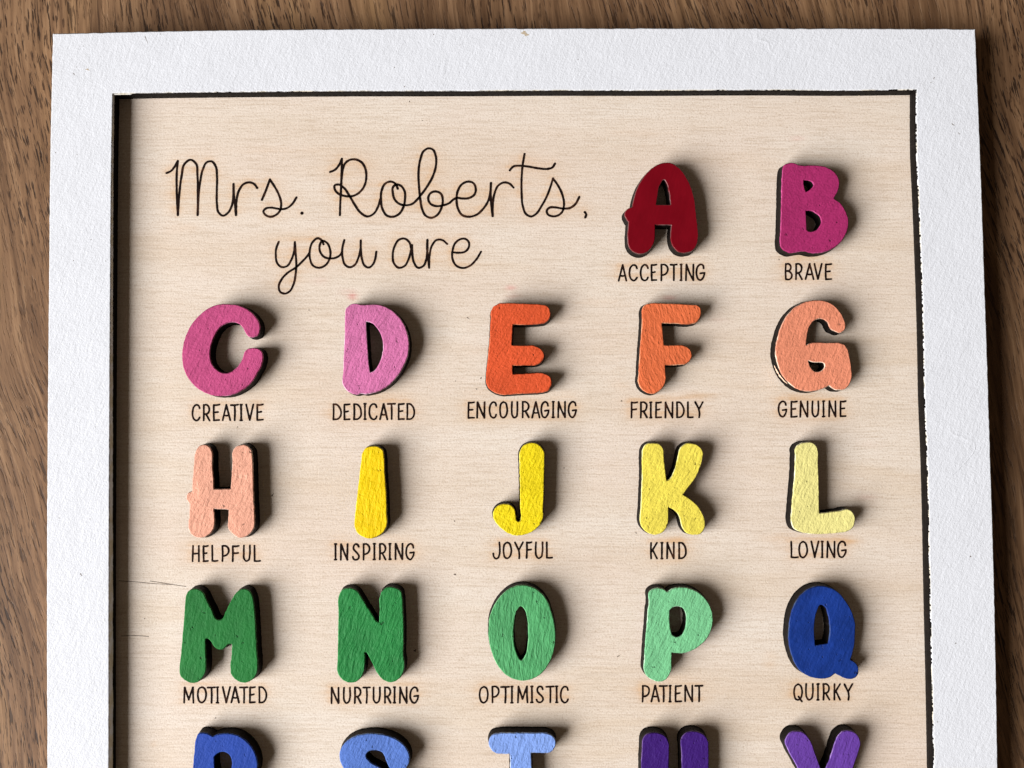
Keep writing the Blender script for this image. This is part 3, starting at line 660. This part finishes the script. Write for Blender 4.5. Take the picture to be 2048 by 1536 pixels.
# colour, rim colour (thin paint plus an edge highlight painted in), brush angle, brush strength, grain, gloss, label, flare in mm
INFO = {
'A': ((120,0,20), (120,92,92), .3, .12, .12, .30, 'dark crimson glossy wooden letter A lying above the word ACCEPTING'),
'B': ((170,44,104), (206,90,150), .9, .7, 1.0, .5, 'magenta painted wooden letter B lying above the word BRAVE'),
'C': ((196,78,130), (236,150,190), .5, .9, 1.0, .5, 'deep pink painted wooden letter C lying above the word CREATIVE'),
'D': ((214,118,170), (246,214,234), .5, 1.1, 1.1, .5, 'pale orchid pink wooden letter D lying above the word DEDICATED'),
'E': ((222,88,46), (240,150,110), .6, .9, 1.2, .5, 'red orange painted wooden letter E lying above the word ENCOURAGING'),
'F': ((226,112,66), (250,190,150), -.3, 1.0, 1.0, .5, 'mid orange painted wooden letter F lying above the word FRIENDLY'),
'G': ((232,144,112), (255,238,215), .4, .9, 1.0, .5, 'salmon orange wooden letter G with pale paint smears on its edge, above GENUINE'),
'H': ((240,174,148), (255,232,218), .5, 1.0, 1.0, .5, 'pale peach painted wooden letter H lying above the word HELPFUL'),
'I': ((253,212,0), (255,240,90), .15, .9, .8, .42, 'golden yellow tapering wooden letter I lying above the word INSPIRING'),
'J': ((244,220,18), (252,244,140), .5, 1.2, 1.2, .5, 'bright yellow hooked wooden letter J lying above the word JOYFUL'),
'K': ((242,224,88), (255,252,190), .6, 1.0, 1.0, .5, 'soft lemon yellow wooden letter K lying above the word KIND'),
'L': ((243,234,150), (255,253,225), .4, .9, 1.0, .5, 'palest cream yellow wooden letter L lying above the word LOVING'),
'M': ((34,122,54), (90,170,100), .2, .6, .7, .45, 'dark green painted wooden letter M lying above the word MOTIVATED'),
'N': ((40,134,66), (110,200,130), .35, 1.4, .5, .42, 'mid green wooden letter N with ridged brush strokes, above NURTURING'),
'O': ((84,168,106), (150,222,160), .1, 1.4, .5, .42, 'soft green oval wooden letter O lying above the word OPTIMISTIC'),
'P': ((124,202,146), (214,248,218), .5, 1.2, .8, .45, 'pale mint green wooden letter P lying above the word PATIENT'),
'Q': ((20,56,140), (70,90,130), .5, .5, .6, .42, 'dark royal blue wooden letter Q lying above the word QUIRKY'),
'R': ((36,72,168), (70,110,200), .4, .5, .7, .5, 'cobalt blue wooden letter R at the bottom edge, left of the lighter blue S'),
'S': ((90,126,208), (140,170,225), .5, .9, .9, .5, 'cornflower blue wooden letter S at the bottom edge, below the word NURTURING'),
'T': ((132,166,238), (214,230,255), .3, 1.1, .9, .5, 'light sky blue wooden letter T at the bottom edge, below OPTIMISTIC'),
'U': ((62,24,118), (130,100,160), .3, .6, .7, .45, 'deep violet wooden letter U at the bottom edge, below PATIENT'),
'V': ((106,64,164), (176,140,215), .4, .9, .7, .45, 'lighter purple wooden letter V at the bottom edge, below QUIRKY'),
}
for k, (ch, (ox, oy, out, holes)) in enumerate(LET.items()):
    rgb, rim, rot, stroke, grain, rough, lab = INFO[ch]
    rough = rough if ch == 'A' else rough+.12
    T = T_LT
    outl = []
    for j, pts in enumerate([out]+holes):
        sp = spline([(ox+p[0]/Z7, oy+p[1]/Z7, *p[2:]) for p in pts], step=1.6)
        pl = to_plane(sp, T)
        pl = jig(pl, .00009, 900, 11.+k)
        outl.append((pl, j > 0))
    cx = sum(p[0] for p in outl[0][0])/len(outl[0][0]); cy = sum(p[1] for p in outl[0][0])/len(outl[0][0])
    root = bpy.data.objects.new('wooden_letter', None); COL.objects.link(root); root.location = (cx, cy, .02*MM)
    root.empty_display_size = .01
    prop(root, lab, 'wooden letter', 'painted wooden letters on the board')
    loc = (cx, cy, .02*MM)
    core_part('wood_body', outl, T-.08*MM, .04*MM, .42*MM, BURNT, root, loc)
    pm = paint('letter_paint', rgb, rot=rot, stroke=stroke, grain=grain, rough=rough, var=.10 if ch != 'Q' else .22, seed=k*.37, rim=rim,
               pits=(ch not in 'A'), spec=.45 if ch == 'A' else .2)
    slab_part('painted_face', outl, T, pm, root, loc, bevel=.24*MM, depth=.42*MM, jz=.16*MM)

    if ch == 'G':
        sm_px = spline([(ox+p[0]/Z7, oy+p[1]/Z7, *p[2:]) for p in out], step=1.6)
        nn, _ = normals(outl[0][0])
        sel = [i for i, q_ in enumerate(sm_px) if q_[0] < 1580 and 728 < q_[1] < 772]
        Vg, Fg = [], []
        for a_, i in enumerate(sel):
            u = a_/(len(sel)-1); wv = .5+.5*noise.noise(Vector((i*.35, 0, 1)))
            env = math.sin(math.pi*min(1, max(0, u)))**.5
            c0 = .30+.30*u
            for du in (-.20*env*wv, .24*env*wv):
                f = min(.95, max(.08, c0+du))
                off = (.42*f+.07)*MM
                p = outl[0][0][i]
                Vg.append((p[0]+nn[i][0]*off-cx, p[1]+nn[i][1]*off-cy, (T-.08*MM)*(1-f)-.02*MM))
            if a_: k_ = 2*a_; Fg.append((k_-2, k_-1, k_+1, k_))
        gm = NT('pale_paint_smear'); gm.b.inputs['Base Color'].default_value = srgb((240, 206, 178)); gm.rough(.6)
        o = add_mesh('paint_smear', Vg, Fg, [gm.m], root); prop(o, 'pale paint smeared down the dark left edge')
